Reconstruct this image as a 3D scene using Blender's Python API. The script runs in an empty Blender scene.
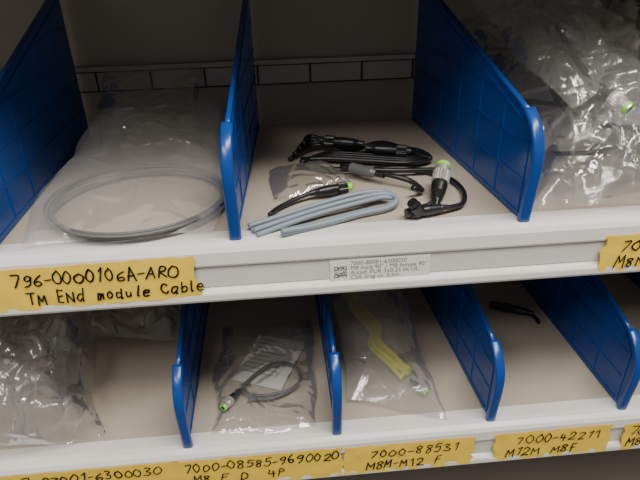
import bpy, math, random
from mathutils import Vector, Matrix, noise
random.seed(4)
V=Vector
# ---------------- camera ----------------
C=V((.0102,-.52,.29)); yaw=math.radians(4.6); pt=math.radians(29.2); ro=math.radians(1.4)
f=V((math.sin(yaw)*math.cos(pt),math.cos(yaw)*math.cos(pt),-math.sin(pt)))
r0=V((math.cos(yaw),-math.sin(yaw),0)); u0=r0.cross(f)
r=math.cos(ro)*r0-math.sin(ro)*u0; u=math.sin(ro)*r0+math.cos(ro)*u0
cam=bpy.data.cameras.new('camera'); co=bpy.data.objects.new('camera',cam)
bpy.context.scene.collection.objects.link(co)
M=Matrix((r,u,-f)).transposed().to_4x4(); M.translation=C; co.matrix_world=M
cam.lens=564/640*36; cam.sensor_width=36; cam.clip_start=.01
bpy.context.scene.camera=co

# ---------------- materials ----------------
def newmat(name):
    m=bpy.data.materials.new(name); m.use_nodes=True
    return m,m.node_tree.nodes,m.node_tree.links
def mat(name,col,rough=.5,metal=0,var=0,vscale=30,bump=0,bscale=200,spec=.5):
    m,N,L=newmat(name); b=N['Principled BSDF']
    b.inputs['Base Color'].default_value=(*col,1); b.inputs['Roughness'].default_value=rough
    b.inputs['Metallic'].default_value=metal; b.inputs['Specular IOR Level'].default_value=spec
    tc=N.new('ShaderNodeTexCoord')
    if var:
        n=N.new('ShaderNodeTexNoise'); n.inputs['Scale'].default_value=vscale; n.inputs['Detail'].default_value=6
        L.new(tc.outputs['Object'],n.inputs['Vector'])
        mx=N.new('ShaderNodeMixRGB'); mx.inputs['Color1'].default_value=(*[c*(1-var) for c in col],1)
        mx.inputs['Color2'].default_value=(*[min(1,c*(1+var)) for c in col],1)
        L.new(n.outputs['Fac'],mx.inputs['Fac']); L.new(mx.outputs[0],b.inputs['Base Color'])
    if bump:
        n=N.new('ShaderNodeTexNoise'); n.inputs['Scale'].default_value=bscale; n.inputs['Detail'].default_value=4
        L.new(tc.outputs['Object'],n.inputs['Vector'])
        bp=N.new('ShaderNodeBump'); bp.inputs['Strength'].default_value=bump; bp.inputs['Distance'].default_value=.001
        L.new(n.outputs['Fac'],bp.inputs['Height']); L.new(bp.outputs[0],b.inputs['Normal'])
    return m
def film(name,haze=.06,gl=.10,rough=.1,crease=.25,cs=28,fm=.5,bs=.7):
    m,N,L=newmat(name); N.remove(N['Principled BSDF']); o=N['Material Output']
    t=N.new('ShaderNodeBsdfTransparent'); t.inputs[0].default_value=(.98,.98,.975,1)
    g=N.new('ShaderNodeBsdfGlossy'); g.inputs['Roughness'].default_value=rough
    d=N.new('ShaderNodeBsdfDiffuse'); d.inputs[0].default_value=(.85,.85,.83,1)
    tr=N.new('ShaderNodeBsdfTranslucent'); tr.inputs[0].default_value=(.85,.85,.83,1)
    lw=N.new('ShaderNodeLayerWeight'); lw.inputs['Blend'].default_value=.25
    tc=N.new('ShaderNodeTexCoord'); n=N.new('ShaderNodeTexNoise'); n.inputs['Scale'].default_value=60
    n.inputs['Detail'].default_value=5
    L.new(tc.outputs['Object'],n.inputs['Vector'])
    wp=N.new('ShaderNodeVectorMath'); wp.operation='MULTIPLY_ADD'; wp.inputs[1].default_value=(.03,.03,.03)
    n2=N.new('ShaderNodeTexNoise'); n2.inputs['Scale'].default_value=14
    L.new(tc.outputs['Object'],n2.inputs['Vector']); L.new(n2.outputs['Color'],wp.inputs[0]); L.new(tc.outputs['Object'],wp.inputs[2])
    vo=N.new('ShaderNodeTexVoronoi'); vo.feature='DISTANCE_TO_EDGE'; vo.inputs['Scale'].default_value=cs
    L.new(wp.outputs[0],vo.inputs['Vector'])
    mr=N.new('ShaderNodeMapRange'); mr.inputs['From Min'].default_value=0; mr.inputs['From Max'].default_value=.06
    mr.inputs['To Min'].default_value=1; mr.inputs['To Max'].default_value=0
    L.new(vo.outputs['Distance'],mr.inputs['Value'])
    hs=N.new('ShaderNodeMath'); hs.operation='MULTIPLY'; L.new(mr.outputs[0],hs.inputs[0]); L.new(n.outputs['Fac'],hs.inputs[1])
    ad=N.new('ShaderNodeMath'); ad.operation='MULTIPLY_ADD'; ad.inputs[1].default_value=crease; ad.inputs[2].default_value=haze  # whitens creases: film stress marks plus highlights painted into the colour
    L.new(hs.outputs[0],ad.inputs[0])
    hh=N.new('ShaderNodeMath'); hh.operation='MULTIPLY_ADD'; hh.inputs[1].default_value=.6
    L.new(mr.outputs[0],hh.inputs[0]); L.new(n.outputs['Fac'],hh.inputs[2])
    bp=N.new('ShaderNodeBump'); bp.inputs['Strength'].default_value=bs; bp.inputs['Distance'].default_value=.002
    L.new(hh.outputs[0],bp.inputs['Height']); L.new(bp.outputs[0],g.inputs['Normal'])
    ma=N.new('ShaderNodeMath'); ma.operation='MULTIPLY_ADD'; ma.inputs[1].default_value=fm; ma.inputs[2].default_value=gl
    ma.use_clamp=True
    L.new(lw.outputs['Fresnel'],ma.inputs[0])
    m1=N.new('ShaderNodeMixShader'); L.new(ma.outputs[0],m1.inputs[0]); L.new(t.outputs[0],m1.inputs[1]); L.new(g.outputs[0],m1.inputs[2])
    md=N.new('ShaderNodeMixShader'); md.inputs[0].default_value=.4; L.new(d.outputs[0],md.inputs[1]); L.new(tr.outputs[0],md.inputs[2])
    m2=N.new('ShaderNodeMixShader'); L.new(ad.outputs[0],m2.inputs[0])
    L.new(m1.outputs[0],m2.inputs[1]); L.new(md.outputs[0],m2.inputs[2]); L.new(m2.outputs[0],o.inputs[0])
    return m
BLUE=mat('blue_plastic',(.004,.052,.27),.26,var=.15,vscale=12,bump=.15,bscale=90)
DECK=mat('deck_pale_board',(.45,.39,.315),.62,var=.14,vscale=9,bump=.1,bscale=60)
BACK=mat('back_panel_paint',(.29,.265,.225),.6,var=.10,vscale=5)
RAIL=mat('back_rail_paint',(.34,.315,.27),.5,var=.08,vscale=15)
LIP=mat('lip_painted_steel',(.79,.77,.73),.34,var=.05,vscale=20)
LIPD=mat('lip_channel_grey',(.66,.65,.61),.28,var=.06,vscale=25)
DARK=mat('slot_dark',(.03,.028,.025),.7)
YEL=mat('yellow_tape',(.92,.64,.07),.5,var=.06,vscale=35,bump=.35,bscale=120)
INK=mat('black_marker_ink',(.012,.011,.010),.5)
WHT=mat('white_paper',(.80,.79,.76),.6,bump=.1)
TXT=mat('grey_print',(.16,.16,.16),.6)
BLK=mat('black_rubber',(.012,.012,.013),.36)
GRY=mat('grey_cable_pvc',(.23,.27,.32),.38)
GRYC=mat('coil_grey_pvc',(.14,.14,.135),.45)
GRYD=mat('dark_grey_cable',(.10,.10,.105),.4)
GRYL=mat('silver_grey_cable',(.20,.20,.20),.35)
MET=mat('nickel_metal',(.80,.76,.68),.3,metal=.75)
GRN=mat('green_plastic',(.28,.78,.05),.4)
YG=mat('yellow_green_jacket',(.75,.72,.04),.45)
FILM=film('clear_film',haze=.06,crease=.18); FILMH=film('hazy_film',haze=.13,gl=.10,rough=.16,crease=.10,cs=16)
FILMS=film('soft_film',haze=.22,gl=.06,rough=.22,crease=.03,cs=12,fm=.3,bs=.4)
FILMP=film('pile_film',haze=.06,gl=.13,rough=.06,crease=.20,cs=16,fm=.6)

# ---------------- mesh builder ----------------
class MB:
    def __init__(s): s.v=[];s.f=[];s.m=[];s.mats=[];s.sm=[]
    def mi(s,m):
        if m not in s.mats: s.mats.append(m)
        return s.mats.index(m)
    def add(s,vs,fs,m,smooth=True):
        o=len(s.v); s.v+=[tuple(x) for x in vs]; k=s.mi(m)
        for q in fs: s.f.append(tuple(i+o for i in q)); s.m.append(k); s.sm.append(smooth)
    def box(s,a,b,m,fn=None):
        x0,y0,z0=a;x1,y1,z1=b
        vs=[(x0,y0,z0),(x1,y0,z0),(x1,y1,z0),(x0,y1,z0),(x0,y0,z1),(x1,y0,z1),(x1,y1,z1),(x0,y1,z1)]
        s.add(vs,[(0,3,2,1),(4,5,6,7),(0,1,5,4),(1,2,6,5),(2,3,7,6),(3,0,4,7)],m,False)
    def extr(s,prof,x0,x1,m):
        n=len(prof); vs=[(x0,a,b) for a,b in prof]+[(x1,a,b) for a,b in prof]
        fs=[(i,(i+1)%n,n+(i+1)%n,n+i) for i in range(n)]+[tuple(range(n))[::-1],tuple(range(n,2*n))]
        s.add(vs,fs,m,False)
    def sweep(s,pts,sec,m,smooth=True,up=None):
        n=len(sec); P=[V(p) for p in pts]; vs=[]
        for i,p in enumerate(P):
            t=(P[min(i+1,len(P)-1)]-P[max(i-1,0)]).normalized()
            if i==0:
                ref=V(up) if up else (V((0,0,1)) if abs(t.z)<.9 else V((1,0,0)))
                a=t.cross(ref).normalized()
            else:
                a=(a-t*a.dot(t)).normalized()
            b=a.cross(t)
            for q in sec: vs.append(p+a*q[0]+b*q[1])
        fs=[]
        for i in range(len(P)-1):
            for j in range(n):
                k=(j+1)%n; fs.append((i*n+j,i*n+k,(i+1)*n+k,(i+1)*n+j))
        fs.append(tuple(range(n))[::-1]); fs.append(tuple((len(P)-1)*n+j for j in range(n)))
        s.add(vs,fs,m,smooth)
    def tube(s,pts,rad,m,n=10,sub=8):
        sec=[(math.cos(2*math.pi*i/n)*rad,math.sin(2*math.pi*i/n)*rad) for i in range(n)]
        s.sweep(catmull(pts,sub),sec,m)
    def lathe(s,p,d,prof,n=20):
        p=V(p); d=V(d).normalized(); a=d.orthogonal().normalized(); b=d.cross(a)
        for i in range(len(prof)-1):
            s0,ra,m,kn=prof[i]; s1,rb=prof[i+1][:2]
            nn=n*2 if kn else n; vs=[]
            for (ss,rr) in ((s0,ra),(s1,rb)):
                for j in range(nn):
                    an=2*math.pi*j/nn; q=rr*(1-.09*(j%2)) if kn else rr
                    vs.append(p+d*ss+(a*math.cos(an)+b*math.sin(an))*q)
            s.add(vs,[(j,(j+1)%nn,nn+(j+1)%nn,nn+j) for j in range(nn)],m,not kn)
    def ribbon(s,pts,w,m,tr):
        for i in range(len(pts)-1):
            (x0,y0),(x1,y1)=pts[i],pts[i+1]; dx,dy=x1-x0,y1-y0; L=math.hypot(dx,dy) or 1
            nx,ny=-dy/L*w/2,dx/L*w/2
            s.add([tr(x0+nx,y0+ny),tr(x0-nx,y0-ny),tr(x1-nx,y1-ny),tr(x1+nx,y1+ny)],[(0,1,2,3)],m,False)
        for (x,y) in pts:
            s.add([tr(x+math.cos(k*math.pi/4)*w/2,y+math.sin(k*math.pi/4)*w/2) for k in range(8)],[tuple(range(8))],m,False)
    def build(s,name,parent=None):
        me=bpy.data.meshes.new(name); me.from_pydata(s.v,[],s.f)
        for m in s.mats: me.materials.append(m)
        me.polygons.foreach_set('material_index',s.m); me.polygons.foreach_set('use_smooth',s.sm); me.update()
        o=bpy.data.objects.new(name,me); bpy.context.scene.collection.objects.link(o)
        if parent: o.parent=parent
        return o
def catmull(pts,sub=8):
    P=[V(p) for p in pts]; P=[P[0]*2-P[1]]+P+[P[-1]*2-P[-2]]; out=[]
    for i in range(1,len(P)-2):
        a,b,c,d=P[i-1],P[i],P[i+1],P[i+2]
        for k in range(sub):
            t=k/sub; out.append(.5*((2*b)+(c-a)*t+(2*a-5*b+4*c-d)*t*t+(3*b-a-3*c+d)*t**3))
    out.append(P[-2]); return out
def empty(name):
    e=bpy.data.objects.new(name,None); bpy.context.scene.collection.objects.link(e); return e
def bevel(o,w,seg=2):
    md=o.modifiers.new('bevel','BEVEL'); md.width=w; md.segments=seg; md.limit_method='ANGLE'; md.angle_limit=.6

# ---------------- rack ----------------
ZL=-.304; XA,XB=-1.0,1.15; DEP=.40
rack=empty('shelving_rack')
lipP=[(.035,0.0),(.010,.0025),(.003,.002),(-.003,-.001),(-.006,-.006),(-.0065,-.020),(-.0055,-.023),(-.001,-.024),(-.001,-.051),(-.006,-.053),(-.0085,-.056),(-.0085,-.063),(-.0065,-.067),(.012,-.068),(.012,-.05),(.035,-.012)]
def shelf(z,tag):
    b=MB(); b.extr([(y,zz+z) for y,zz in lipP],XA,XB,LIP); o=b.build('lip_'+tag,rack); bevel(o,.0012,3)
    b=MB(); b.extr([(-.0012,z-.0245),(-.0028,z-.026),(-.0028,z-.049),(-.0012,z-.0505)],XA,XB,LIPD); b.build('label_channel_'+tag,rack)
    b=MB(); b.box((XA,.030,z-.012),(XB,DEP,z+.0005),DECK); b.build('deck_'+tag,rack)
shelf(0,'upper'); shelf(ZL,'lower')
b=MB(); b.box((XA,-.0,.300),(XB,DEP,.37),BACK); b.build('deck_top',rack)  # unseen deck above the view, added and set low to shade the bins
b=MB(); b.box((XA,DEP,-1.0),(XB,DEP+.01,.37),BACK); b.build('back_panel',rack)
b=MB()
for z in (-.010,ZL):
    b.box((XA,DEP-.006,z+.080),(XB,DEP,z+.110),RAIL)
    b.box((XA,DEP-.010,z+.110),(XB,DEP,z+.117),RAIL)
    b.box((XA,DEP-.0065,z+.078),(XB,DEP,z+.080),DARK)
    b.box((XA,DEP-.0105,z+.1085),(XB,DEP-.0055,z+.110),DARK)
    x=XA+.077
    while x<XB:
        b.box((x,DEP-.0075,z+.080),(x+.003,DEP-.006,z+.110),DARK); x+=.083
o=b.build('back_rail',rack)
b=MB(); b.box((XA-.03,0,-1.0),(XA,DEP,.37),LIP); b.box((XB,0,-1.0),(XB+.03,DEP,.37),LIP); b.build('uprights',rack)
b=MB(); b.box((XA,.0,-1.0),(XB,DEP,-.62),BACK); b.build('base_plinth',rack)
b=MB(); b.box((-3,-3,-1.02),(3,1,-1.0),mat('floor_concrete',(.22,.21,.20),.6,var=.15,vscale=4)); b.build('floor')

# ---------------- dividers ----------------
def divider(x,z,x1=None,hf=.118,hb=.218,y0=.004,lean=0):
    x1=x if x1 is None else x1; L=DEP-.012-y0
    b=MB()
    fr=[(.004,.0),(.001,.03),(-.002,.058),(-.002,.080),(.003,.096),(.013,.110),(.028,.121)]
    fr=[(a,c*hf/.121) for a,c in fr]
    out=fr+[(L,hb),(L,0)]
    t=.0014
    def T(xx,yy,zz):
        k=yy/L
        return V((x+(x1-x)*k+xx+lean*zz,y0+yy,z+.001+zz))
    n=len(out)
    vs=[T(-t,a,c) for a,c in out]+[T(t,a,c) for a,c in out]
    b.add(vs,[(i,(i+1)%n,n+(i+1)%n,n+i) for i in range(n)]+[tuple(range(n))[::-1],tuple(range(n,2*n))],BLUE,False)
    path=[T(0,a,c) for a,c in fr]; path=catmull(path,5)
    w=.0066;h=.0042
    sec=[(w*math.copysign(abs(math.cos(q))**.6,math.cos(q)),h*math.copysign(abs(math.sin(q))**.8,math.sin(q))) for q in [2*math.pi*i/16 for i in range(16)]]
    b.sweep(path,sec,BLUE,up=(0,1,0))
    top=[T(0,fr[-1][0]-.003,fr[-1][1]-.002),T(0,fr[-1][0]+.02,fr[-1][1]+.004),T(0,L,hb)]
    b.sweep(top,[(a*.45,c*.6) for a,c in sec],BLUE,up=(0,1,0))
    def topz(yy): return fr[-1][1]+(hb-fr[-1][1])*(yy-fr[-1][0])/(L-fr[-1][0]) if yy>fr[-1][0] else fr[-1][1]*.9
    e=.0011;wd=.0012
    for s in (-1,1):
        def rib(p,q):
            (ya,za),(yb,zb)=p,q; d=V((0,yb-ya,zb-za)).normalized(); nn=V((0,-d.z,d.y))*wd
            vs=[]
            for xx in (s*t*.9,s*(t+e)):
                for (yy,zz) in ((ya,za),(yb,zb)):
                    for sg in (-1,1): vs.append(T(xx,yy+nn.y*sg,zz+nn.z*sg))
            b.add(vs,[(0,1,3,2),(4,6,7,5),(0,2,6,4),(1,5,7,3),(0,4,5,1),(2,3,7,6)],BLUE,False)
        rib((.016,.006),(.015,.090*hf/.121)); rib((.015,.090*hf/.121),(.030,.107*hf/.121)); rib((.030,.107*hf/.121),(L-.006,hb-.014))
        rib((.016,.006),(L-.006,.006))
        for k in range(1,6):
            yy=.014+k*.062
            rib((yy,.006),(yy,topz(yy)-.012))
        for zz in (.045,.085,.125,.165,.200):
            ys=.016 if zz<fr[-1][1]-.02 else fr[-1][0]+(zz+.012-fr[-1][1])*(L-fr[-1][0])/(hb-fr[-1][1])
            if ys<L-.01: rib((ys,zz),(L-.006,zz))
    return b.build('shelf_divider')
divider(-.288,0,x1=-.286); divider(-.037,0,x1=-.014); divider(.277,0,x1=.244); divider(.60,0)
for x,xe in ((-.127,-.126),(.069,.069),(.279,.262),(.465,.452),(.66,.66)): divider(x,ZL,x1=xe)

# ---------------- handwriting ----------------
G={'0':[[(.3,1),(.08,.75),(.05,.35),(.25,0),(.5,.2),(.55,.65),(.3,1)]],
'1':[[(.15,.8),(.35,1),(.32,0)]],
'2':[[(.05,.8),(.25,1),(.5,.85),(.4,.5),(.05,.05),(.3,.08),(.58,.0)]],
'3':[[(.08,.92),(.35,1),(.5,.8),(.25,.55),(.52,.35),(.4,.05),(.05,.05)]],
'4':[[(.15,1),(.05,.45),(.55,.45)],[(.42,.8),(.4,0)]],
'5':[[(.52,1),(.14,1),(.1,.58),(.4,.6),(.52,.3),(.35,.03),(.05,.05)]],
'6':[[(.45,1),(.15,.7),(.05,.3),(.25,0),(.5,.2),(.4,.45),(.1,.35)]],
'7':[[(.05,.98),(.55,1),(.22,0)]],
'8':[[(.45,.9),(.25,1),(.1,.78),(.45,.4),(.4,.05),(.12,.08),(.15,.4),(.48,.75),(.45,.9)]],
'9':[[(.5,.9),(.25,1),(.08,.75),(.25,.55),(.5,.7),(.5,.9),(.45,.3),(.2,0)]],
'-':[[(.05,.45),(.45,.5)]],
'A':[[(.02,0),(.28,1),(.55,0)],[(.12,.38),(.46,.38)]],
'R':[[(.08,0),(.1,1),(.45,.95),(.48,.65),(.12,.52),(.55,0)]],
'O':[[(.3,1),(.05,.7),(.08,.2),(.35,0),(.58,.3),(.52,.85),(.3,1)]],
'T':[[(.0,1),(.6,1)],[(.3,1),(.28,0)]],
'M':[[(.02,0),(.08,1),(.3,.4),(.52,1),(.6,0)]],
'E':[[(.5,1),(.08,1),(.08,0),(.52,0)],[(.08,.52),(.42,.52)]],
'N':[[(.05,0),(.08,1),(.5,0),(.55,1)]],
'F':[[(.08,0),(.1,1),(.52,1)],[(.1,.55),(.42,.55)]],
'D':[[(.08,0),(.08,1),(.45,.8),(.5,.3),(.08,0)]],
'P':[[(.08,0),(.1,1),(.45,.95),(.48,.65),(.12,.5)]],
'C':[[(.52,.85),(.3,1),(.06,.6),(.1,.15),(.35,0),(.55,.12)]],
'd':[[(.42,.5),(.15,.55),(.05,.2),(.2,0),(.42,.15)],[(.46,1),(.42,0),(.52,.0)]],
'm':[[(.03,0),(.06,.5)],[(.05,.4),(.2,.52),(.27,.4),(.27,0)],[(.27,.4),(.42,.52),(.5,.4),(.52,0)]],
'o':[[(.28,.55),(.06,.35),(.15,.02),(.4,.05),(.46,.38),(.28,.55)]],
'u':[[(.06,.52),(.06,.12),(.2,0),(.42,.15)],[(.44,.52),(.44,0)]],
'l':[[(.2,1),(.18,.1),(.32,.0)]],
'e':[[(.08,.28),(.45,.32),(.38,.52),(.15,.5),(.06,.2),(.2,0),(.48,.06)]],
'a':[[(.42,.5),(.15,.55),(.05,.2),(.2,0),(.42,.2)],[(.44,.52),(.42,0),(.54,0)]],
'b':[[(.08,1),(.08,0)],[(.08,.35),(.3,.55),(.48,.3),(.35,0),(.08,.05)]],' ':[]}
def write(b,text,x,z,h,adv,y,w=.0018,slope=0):
    cx=x
    for ch in text:
        hh=h*random.uniform(.8,1.12); dz=random.uniform(-.08,.08)*h; sh=random.uniform(.0,.38); ww=adv/.72*random.uniform(.88,1.08)
        for st in G[ch]:
            j=lambda:random.uniform(-.05,.05)
            pts=[(cx+((a+j())*ww+sh*c*hh*.6),z+slope*(cx-x)+dz+(c+j())*hh) for a,c in st]
            if len(pts)>2: pts=[(q.x,q.y) for q in catmull([V((a,c,0)) for a,c in pts],3)] if ch not in 'MENAFT14' else pts
            b.ribbon(pts,w*random.uniform(.85,1.1),INK,lambda a,c:(a,y,c))
        cx+=adv*(.8 if ch in '1l-' else 1.0)*random.uniform(.93,1.07)
def yellow(x0,x1,zt,zb,lines,tilt=0):
    b=MB(); y=-.0078
    n=40; top=[];bot=[]
    for i in range(n+1):
        k=i/n; xx=x0+(x1-x0)*k
        top.append((xx+noise.noise(V((k*9,zt*40,1)))*.001,zt+tilt*k+noise.noise(V((xx*60,1,2)))*.0025))
        bot.append((xx+.002*noise.noise(V((k*7,3,zb*30))),zb+tilt*k+noise.noise(V((xx*70,5,2)))*.0025))
    rows=8; vs=[]
    jl=[random.uniform(-.004,.004) for _ in range(rows+1)]; jr=[random.uniform(-.004,.004) for _ in range(rows+1)]
    for j in range(rows+1):
        for i in range(n+1):
            a=top[i];c=bot[i];k=j/rows
            X=a[0]*(1-k)+c[0]*k+(jl[j] if i==0 else 0)+(jr[j] if i==n else 0)
            Z=a[1]*(1-k)+c[1]*k
            vs.append((X,y-.0008-.0010*noise.noise(V((X*60,Z*60,0))),Z))
    fs=[(j*(n+1)+i,(j+1)*(n+1)+i,(j+1)*(n+1)+i+1,j*(n+1)+i+1) for j in range(rows) for i in range(n)]
    vs2=[(a,y+.0012,c) for a,_,c in vs]
    b.add(vs,fs,YEL); b.add(vs2,[q[::-1] for q in fs],YEL)
    for (t,tx,tz,h,adv,sl) in lines: write(b,t,tx,tz,h,adv,y-.0021,slope=sl)
    return b.build('yellow_handwritten_label')
yellow(-.300,-.080,-.010,-.060,[('796-0000106A-ARO',-.268,-.029,.0140,.0112,0.0),('TM ENd module Cable',-.257,-.053,.0135,.0098,.03)],tilt=.003)
yellow(.366,.50,-.016,-.062,[('7000-08',.386,-.035,.014,.0125,0),('M8M',.384,-.056,.014,.0125,0)])
yellow(-.41,-.142,ZL-.008,ZL-.060,[('787-83001-6300030',-.360,ZL-.026,.0145,.0123,0),('M8 F D',-.33,ZL-.050,.0145,.0130,0)])
yellow(-.150,.073,ZL-.010,ZL-.062,[('7000-08585-9690020',-.134,ZL-.028,.0140,.0115,0),('M8 F D  4P',-.125,ZL-.050,.0140,.0125,0)])
yellow(.076,.252,ZL-.012,ZL-.062,[('7000-88531',.110,ZL-.031,.0140,.0130,0),('M8M-M12 F',.106,ZL-.054,.0145,.0125,0)])
yellow(.283,.447,ZL-.012,ZL-.062,[('7000-42211',.312,ZL-.031,.0140,.0130,0),('M12M M8F',.300,ZL-.054,.0145,.0135,0)])
yellow(.467,.62,ZL-.014,ZL-.062,[('70-400',.474,ZL-.032,.0145,.0130,0),('M8',.474,ZL-.054,.0145,.0130,0)])
# printed label
b=MB(); b.box((.062,-.0045,-.052),(.172,-.0032,-.026),WHT)
s=.0011
for i in range(13):
    for j in range(13):
        on=random.random()<.5
        if i<4 and j<4 or i<4 and j>8 or i>8 and j>8:
            ii=i if i<4 else i-9; jj=j if j<4 else j-9
            on= ii in(0,3) or jj in(0,3)
        if on: b.box((.066+i*s,-.0047,-.048+j*s),(.066+(i+1)*s,-.0045,-.048+(j+1)*s),TXT)
lab=b.build('printed_barcode_label')
for k,t in enumerate(['7000-88081-6300050','M8 male 90° / M8 female 90°','A-cod. PUR 3x0.25 bk UL/','CSA drag ch. 0.5m']):
    cu=bpy.data.curves.new('txt','FONT'); cu.body=t; cu.size=.0072; o=bpy.data.objects.new('text_line_%d'%(k+1),cu)
    cu.materials.append(TXT); bpy.context.scene.collection.objects.link(o); o.parent=lab
    o.rotation_euler=(math.pi/2,0,0); o.location=(.084,-.0048,-.0325-.0060*k)

# ---------------- film bags ----------------
def tri(x): x=x-math.floor(x); return abs(2*x-1)
def bag(name,c,h,seed,amp=.008,m=None,N=90,double=True,freq=14,ex=4,edge=.06,parent=None):
    c=[V(q) for q in c]; rnd=random.Random(seed)
    nrm=((c[1]-c[0]).cross(c[3]-c[0])).normalized()
    if nrm.z<0 and abs(nrm.z)>.2: nrm=-nrm
    dirs=[(V((rnd.gauss(0,1),rnd.gauss(0,1),rnd.gauss(0,1))).normalized(),freq*(1.55**k)*rnd.uniform(.8,1.2),rnd.random(),.62**k) for k in range(5)]
    so=V((seed*3.1,seed*1.7,0))
    b=MB(); vs=[];lo=[]
    for j in range(N+1):
        for i in range(N+1):
            a=i/N;d=j/N
            p=(c[0]*(1-a)+c[1]*a)*(1-d)+(c[3]*(1-a)+c[2]*a)*d
            wv=V((noise.noise(p*11+so),noise.noise(p*11+so*2+V((5,5,5))),0))*edge*.35
            p=p+wv
            e=(1-abs(2*a-1)**ex)*(1-abs(2*d-1)**ex)
            q=p+V((noise.noise(p*18+so),noise.noise(p*18-so),noise.noise(p*15+so*.5)))*.05
            cr=sum(w*(1-tri(q.dot(dd)*fr+ph)) for dd,fr,ph,w in dirs)/2.0
            big=.65+.7*noise.noise(p*9+so)
            t=h*e*max(.1,big)+amp*cr*(.35+.65*min(1,e*2))
            vs.append(p+nrm*(t+.001)); lo.append(p+nrm*(.0006+ (amp*.12*cr)))
    fs=[(j*(N+1)+i,j*(N+1)+i+1,(j+1)*(N+1)+i+1,(j+1)*(N+1)+i) for j in range(N) for i in range(N)]
    b.add(vs,fs,m or FILM)
    if double: b.add(lo,[q[::-1] for q in fs],m or FILM)
    return b.build(name,parent)

# ---------------- connectors ----------------
def m12(b,p,d,k=1.0,green=True):
    s=k*.001
    ring=GRN if green else BLK
    P=[(0,0.01,BLK,0),(0,3.2,ring,0),(0,5.6,MET,0),(1,5.8,ring,0),(3.5,5.8,MET,0),(9,5.8,MET,0),(9,6.9,MET,1),(19,6.9,MET,0),(19,6.0,BLK,0),(21,6.2,BLK,0),(28,5.6,BLK,0),(29,4.6,BLK,0),(31,5.0,BLK,0),(32,4.2,BLK,0),(34,4.6,BLK,0),(35,3.8,BLK,0),(42,3.0,BLK,0),(42,0.01,BLK,0)]
    b.lathe(p,d,[(a*s,r_*s,m,kn) for a,r_,m,kn in P])
def blackcon(b,p,d,k=1.0,tip=BLK):
    s=k*.001
    P=[(0,0.01,BLK,0),(0,4.4,tip,0),(5,4.6,tip,0),(5,6.2,BLK,1),(15,6.2,BLK,0),(15,5.0,BLK,0),(24,5.6,BLK,0),(36,4.6,BLK,0),(37,3.8,BLK,0),(39,4.2,BLK,0),(40,3.4,BLK,0),(46,2.8,BLK,0),(46,.01,BLK,0)]
    b.lathe(p,d,[(a*s,r_*s,m,kn) for a,r_,m,kn in P])

# --- upper middle bin: cables ---
z0=.004
b=MB()
for k in range(4):
    o=k*.0060; zz=z0+.001+(k%2)*.003
    b.tube([(-.014-.003*k,.008+o*.9,zz),(.02,.026+o,zz+.002),(.06,.044+o,zz+.004),(.105,.060+o*1.0,zz+.006),(.134,.070+o*.5,zz+.006),(.147,.064-o*.2,zz+.004),(.134,.054-o*.3,zz),(.10,.043-o*.3,zz),(.05,.022-o*.3,zz),(.012,.004-o*.1,zz+.002)],.0029,GRY)
b.build('grey_cable_bundle')
b=MB()
blackcon(b,(.100,.104,.012),(-1,-.22,-.02),1.15,GRN); b.tube([(.050,.094,.011),(.03,.084,.008),(.01,.068,.006),(.0,.052,.006)],.0028,BLK)
b.build('black_sensor_connector')
b=MB()
m12(b,(.213,.105,.034),(-.35,-.8,-.50),1.55); b.tube([(.193,.061,.009),(.186,.052,.008),(.172,.046,.007),(.160,.040,.007)],.003,BLK)
b.build('sensor_cable_green_connector')
b=MB()
blackcon(b,(.150,.028,.010),(.9,.15,0),1.1)
b.lathe((.165,.028,.010),(-.5,-.2,.75),[(0,.007,BLK,0),(.012,.0072,BLK,0),(.012,.006,BLK,1),(.018,.006,BLK,0),(.018,.0001,BLK,0)])
b.tube([(.198,.036,.009),(.222,.050,.007),(.234,.09,.006),(.225,.13,.006),(.185,.165,.006),(.14,.170,.006)],.003,BLK)
b.build('black_right_angle_connector')
b=MB()
for k in range(4):
    o=k*.007
    b.tube([(.030+o,.225+o*.6,z0+.006*k),(.065,.255+o*.3,z0+.008+.004*k),(.115,.238-o*.5,z0+.010),(.165,.228+o*.6,z0+.012),(.210,.212-o,z0+.008),(.218,.185,z0+.006),(.185,.175+o,z0+.006),(.135,.190+o*1.2,z0+.006),(.085,.205+o,z0+.006),(.045,.208-o*.5,z0+.006)],.0034,BLK)
b.tube([(.04,.198,z0),(.08,.173,z0+.004),(.12,.160,z0+.006),(.17,.150,z0+.006),(.22,.15,z0+.004)],.0034,BLK)
blackcon(b,(.075,.235,.026),(.9,-.35,0),1.35); blackcon(b,(.195,.195,.018),(-.9,.2,.05),1.35)
b.build('black_cable_coil')
b=MB()
b.tube([(.095,.165,z0+.010),(.125,.142,z0+.012),(.155,.119,z0+.012),(.175,.108,z0+.008),(.184,.09,z0+.004),(.17,.08,z0+.012)],.0034,BLK)
b.lathe((.107,.154,.016),(.75,-.60,-.02),[(0,.0001,GRYD,0),(.0,.0068,GRYD,0),(.030,.0068,GRYD,0),(.036,.004,BLK,0),(.048,.0035,BLK,0)])
b.build('grey_sensor_plug_cable')
bag('plastic_bag',[(.000,.18,.004),(.09,.16,.004),(.100,.112,.003),(.005,.085,.003)],.018,23,amp=.008,m=FILMP,N=70,double=False,freq=16)

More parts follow.
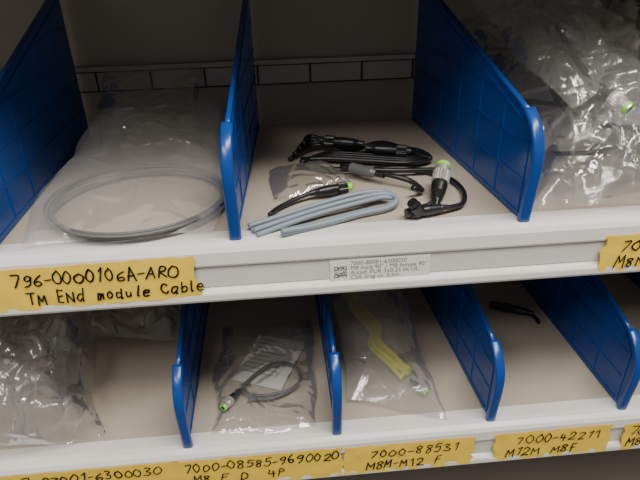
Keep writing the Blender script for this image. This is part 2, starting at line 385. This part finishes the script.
# --- upper left bin: coiled cable in bag ---
e=empty('bagged_cable_coil')
b=MB()
pts=[]
for k in range(0,6*24+1):
    a=2*math.pi*k/24; t=k/24
    R=.090+.0016*t+.002*math.sin(t*2.3)+.002*math.sin(a*2+t)
    pts.append((-.152+R*math.cos(a)*1.05,.105+R*math.sin(a)*1.0,.006+.0018*(t%6)+.002*math.sin(a+t*2)))
b.tube(pts,.0018,GRYC,n=8,sub=2)
b.build('cable_coil',e)
bag('plastic_bag',[(-.255,.37,.06),(-.055,.37,.055),(-.062,.022,.004),(-.258,.014,.004)],.012,5,amp=.008,m=FILMS,double=False,N=120,freq=9,ex=8,parent=e)
bag('plastic_bag_back',[(-.25,.385,.10),(-.09,.385,.095),(-.08,.24,.012),(-.24,.25,.012)],.012,6,amp=.012,m=FILM,double=False,N=100,freq=10,ex=8,parent=e)

# --- upper right bin: pile of bagged cables ---
e=empty('bagged_cable_pile')
R=[([(.30,.37,.05),(.58,.37,.05),(.58,.02,.004),(.302,.012,.004)],.075,11,FILMH),
   ([(.29,.34,.16),(.47,.36,.17),(.56,.10,.08),(.33,.05,.06)],.045,12,FILMP),
   ([(.255,.38,.232),(.36,.385,.24),(.420,.12,.145),(.335,.065,.105)],.030,13,FILMH),
   ([(.42,.38,.20),(.585,.38,.20),(.58,.06,.08),(.43,.05,.07)],.045,14,FILMP),
   ([(.31,.14,.07),(.46,.14,.08),(.55,.016,.03),(.312,.012,.012)],.035,15,FILMP),
   ([(.345,.35,.24),(.455,.35,.245),(.435,.050,.088),(.365,.055,.088)],.032,16,FILMH)]
for n_,(c,h,sd,m) in enumerate(R): bag('bag_%d'%n_,c,h,sd,amp=.026,m=m,double=False,N=120,freq=10,parent=e)
b=MB()
m12(b,(.395,.048,.108),(-.45,.80,.36),1.3)
b.tube([(.376,.082,.124),(.365,.13,.15),(.37,.20,.18),(.39,.27,.20),(.44,.29,.21)],.0034,BLK)
m12(b,(.420,.035,.080),(.8,.4,.2),1.1)
b.tube([(.458,.055,.09),(.50,.08,.10),(.53,.14,.12),(.49,.21,.15)],.0034,BLK)
b.tube([(.34,.2,.08),(.42,.1,.09),(.52,.06,.08),(.56,.15,.10),(.48,.24,.14),(.38,.2,.12),(.36,.1,.09),(.46,.05,.075)],.0034,BLK)
b.tube([(.42,.3,.22),(.47,.24,.20),(.53,.18,.17),(.5,.12,.14),(.44,.2,.16),(.5,.3,.21)],.0034,BLK)
b.tube([(.33,.08,.05),(.36,.05,.06),(.40,.06,.06),(.46,.05,.05),(.52,.08,.06)],.0030,BLK)
b.tube([(.46,.30,.23),(.50,.26,.23),(.55,.28,.22),(.57,.22,.18)],.005,BLK)
b.tube([(.33,.30,.22),(.37,.24,.20),(.40,.18,.165),(.38,.13,.14)],.0032,GRYD)
blackcon(b,(.43,.16,.15),(.8,.5,.25),1.3); blackcon(b,(.50,.09,.10),(-.7,.6,.1),1.2)
b.build('cables',e)

# --- lower left bin ---
bag('plastic_bag',[(-.46,.25,ZL+.06),(-.285,.21,ZL+.03),(-.248,.03,ZL+.003),(-.44,.004,ZL+.008)],.105,31,amp=.036,m=FILMP,N=120,double=False,freq=10)
bag('plastic_bag',[(-.44,.19,ZL+.05),(-.30,.17,ZL+.04),(-.270,.012,ZL+.006),(-.42,-.008,ZL+.012)],.11,35,amp=.032,m=FILMH,N=120,double=False,freq=11)
bag('plastic_bag',[(-.46,.385,ZL+.03),(-.16,.385,ZL+.03),(-.148,.22,ZL+.003),(-.42,.25,ZL+.003)],.05,32,amp=.025,m=FILMH,N=90,double=False)
# --- lower bin 2 ---
e=empty('bagged_sensor_cable')
b=MB(); z=ZL+.006
m12(b,(-.084,.060,z+.006),(.35,.50,.0),.95)
lp=[(-.068,.084,z+.003),(-.05,.112,z+.003),(-.02,.137,z+.005),(.012,.135,z+.008),(.028,.105,z+.010),(.01,.082,z+.009),(-.03,.078,z+.006),(-.058,.092,z+.006),(-.04,.120,z+.008),(-.01,.142,z+.008),(.02,.128,z+.010),(.024,.096,z+.008),(-.01,.074,z+.005),(-.05,.075,z+.003)]
b.tube(lp,.0022,GRYD)
b.build('cable',e)
b=MB(); b.box((-.04,-.055,0),(.04,.055,.0006),WHT)
for i in range(9):
    w=random.uniform(.03,.07); b.box((-.034,.044-i*.0095,.0006),(-.034+w,.0455-i*.0095,.0008),TXT)
o=b.build('paper_insert',e); o.location=(-.018,.160,ZL+.0035); o.rotation_euler=(0,0,-.4)
bag('film',[(-.10,.26,ZL+.002),(.05,.25,ZL+.002),(.050,.012,ZL+.003),(-.10,.02,ZL+.003)],.014,41,amp=.006,m=FILM,N=110,double=False,freq=12,ex=8,parent=e)
# --- lower bin 3 ---
e=empty('bagged_yellow_green_cable')
b=MB()
pp=[(.120,.29,ZL+.03),(.125,.24,ZL+.028),(.145,.19,ZL+.022),(.140,.155,ZL+.020),(.160,.12,ZL+.016),(.175,.09,ZL+.012)]
for k in range(4): b.tube([(x+.005*k,y+.003*k,zz+.003*(k%2)) for x,y,zz in pp],.0038,YG)
m12(b,(.203,.055,ZL+.012),(-.5,.8,.05),.8)
b.build('cable',e)
bag('film',[(.092,.33,ZL+.10),(.19,.32,ZL+.05),(.224,.010,ZL+.003),(.092,.05,ZL+.01)],.035,51,amp=.012,m=FILMH,N=100,freq=8,parent=e,edge=.04)
# --- lower bin 4 ---
b=MB(); blackcon(b,(.380,.25,ZL+.009),(.8,-.45,0),1.3); b.tube([(.425,.225,ZL+.008),(.432,.212,ZL+.006),(.432,.20,ZL+.005)],.003,BLK); b.lathe((.380,.25,ZL+.009),(-.8,.45,0),[(0,.007,BLK,0),(.012,.007,BLK,0),(.014,.003,BLK,0),(.014,.0001,BLK,0)])
b.build('black_sensor_connector')

# ---------------- lights ----------------
def area(name,loc,tgt,sx,sy,e,col):
    l=bpy.data.lights.new(name,'AREA'); l.shape='RECTANGLE'; l.size=sx; l.size_y=sy; l.energy=e; l.color=col
    o=bpy.data.objects.new(name,l); o.location=loc; bpy.context.scene.collection.objects.link(o)
    o.rotation_euler=(V(tgt)-V(loc)).to_track_quat('-Z','Y').to_euler()
area('ceiling_tube_light',(.5,-.8,1.7),(.1,0,-.1),1.6,.2,54,(1,.955,.88))
area('ceiling_tube_light',(-.9,-1.6,1.8),(0,0,-.1),1.4,.2,26,(1,.955,.89))
w=bpy.data.worlds.new('world'); bpy.context.scene.world=w; w.use_nodes=True
w.node_tree.nodes['Background'].inputs[0].default_value=(.92,.90,.87,1); w.node_tree.nodes['Background'].inputs[1].default_value=.25
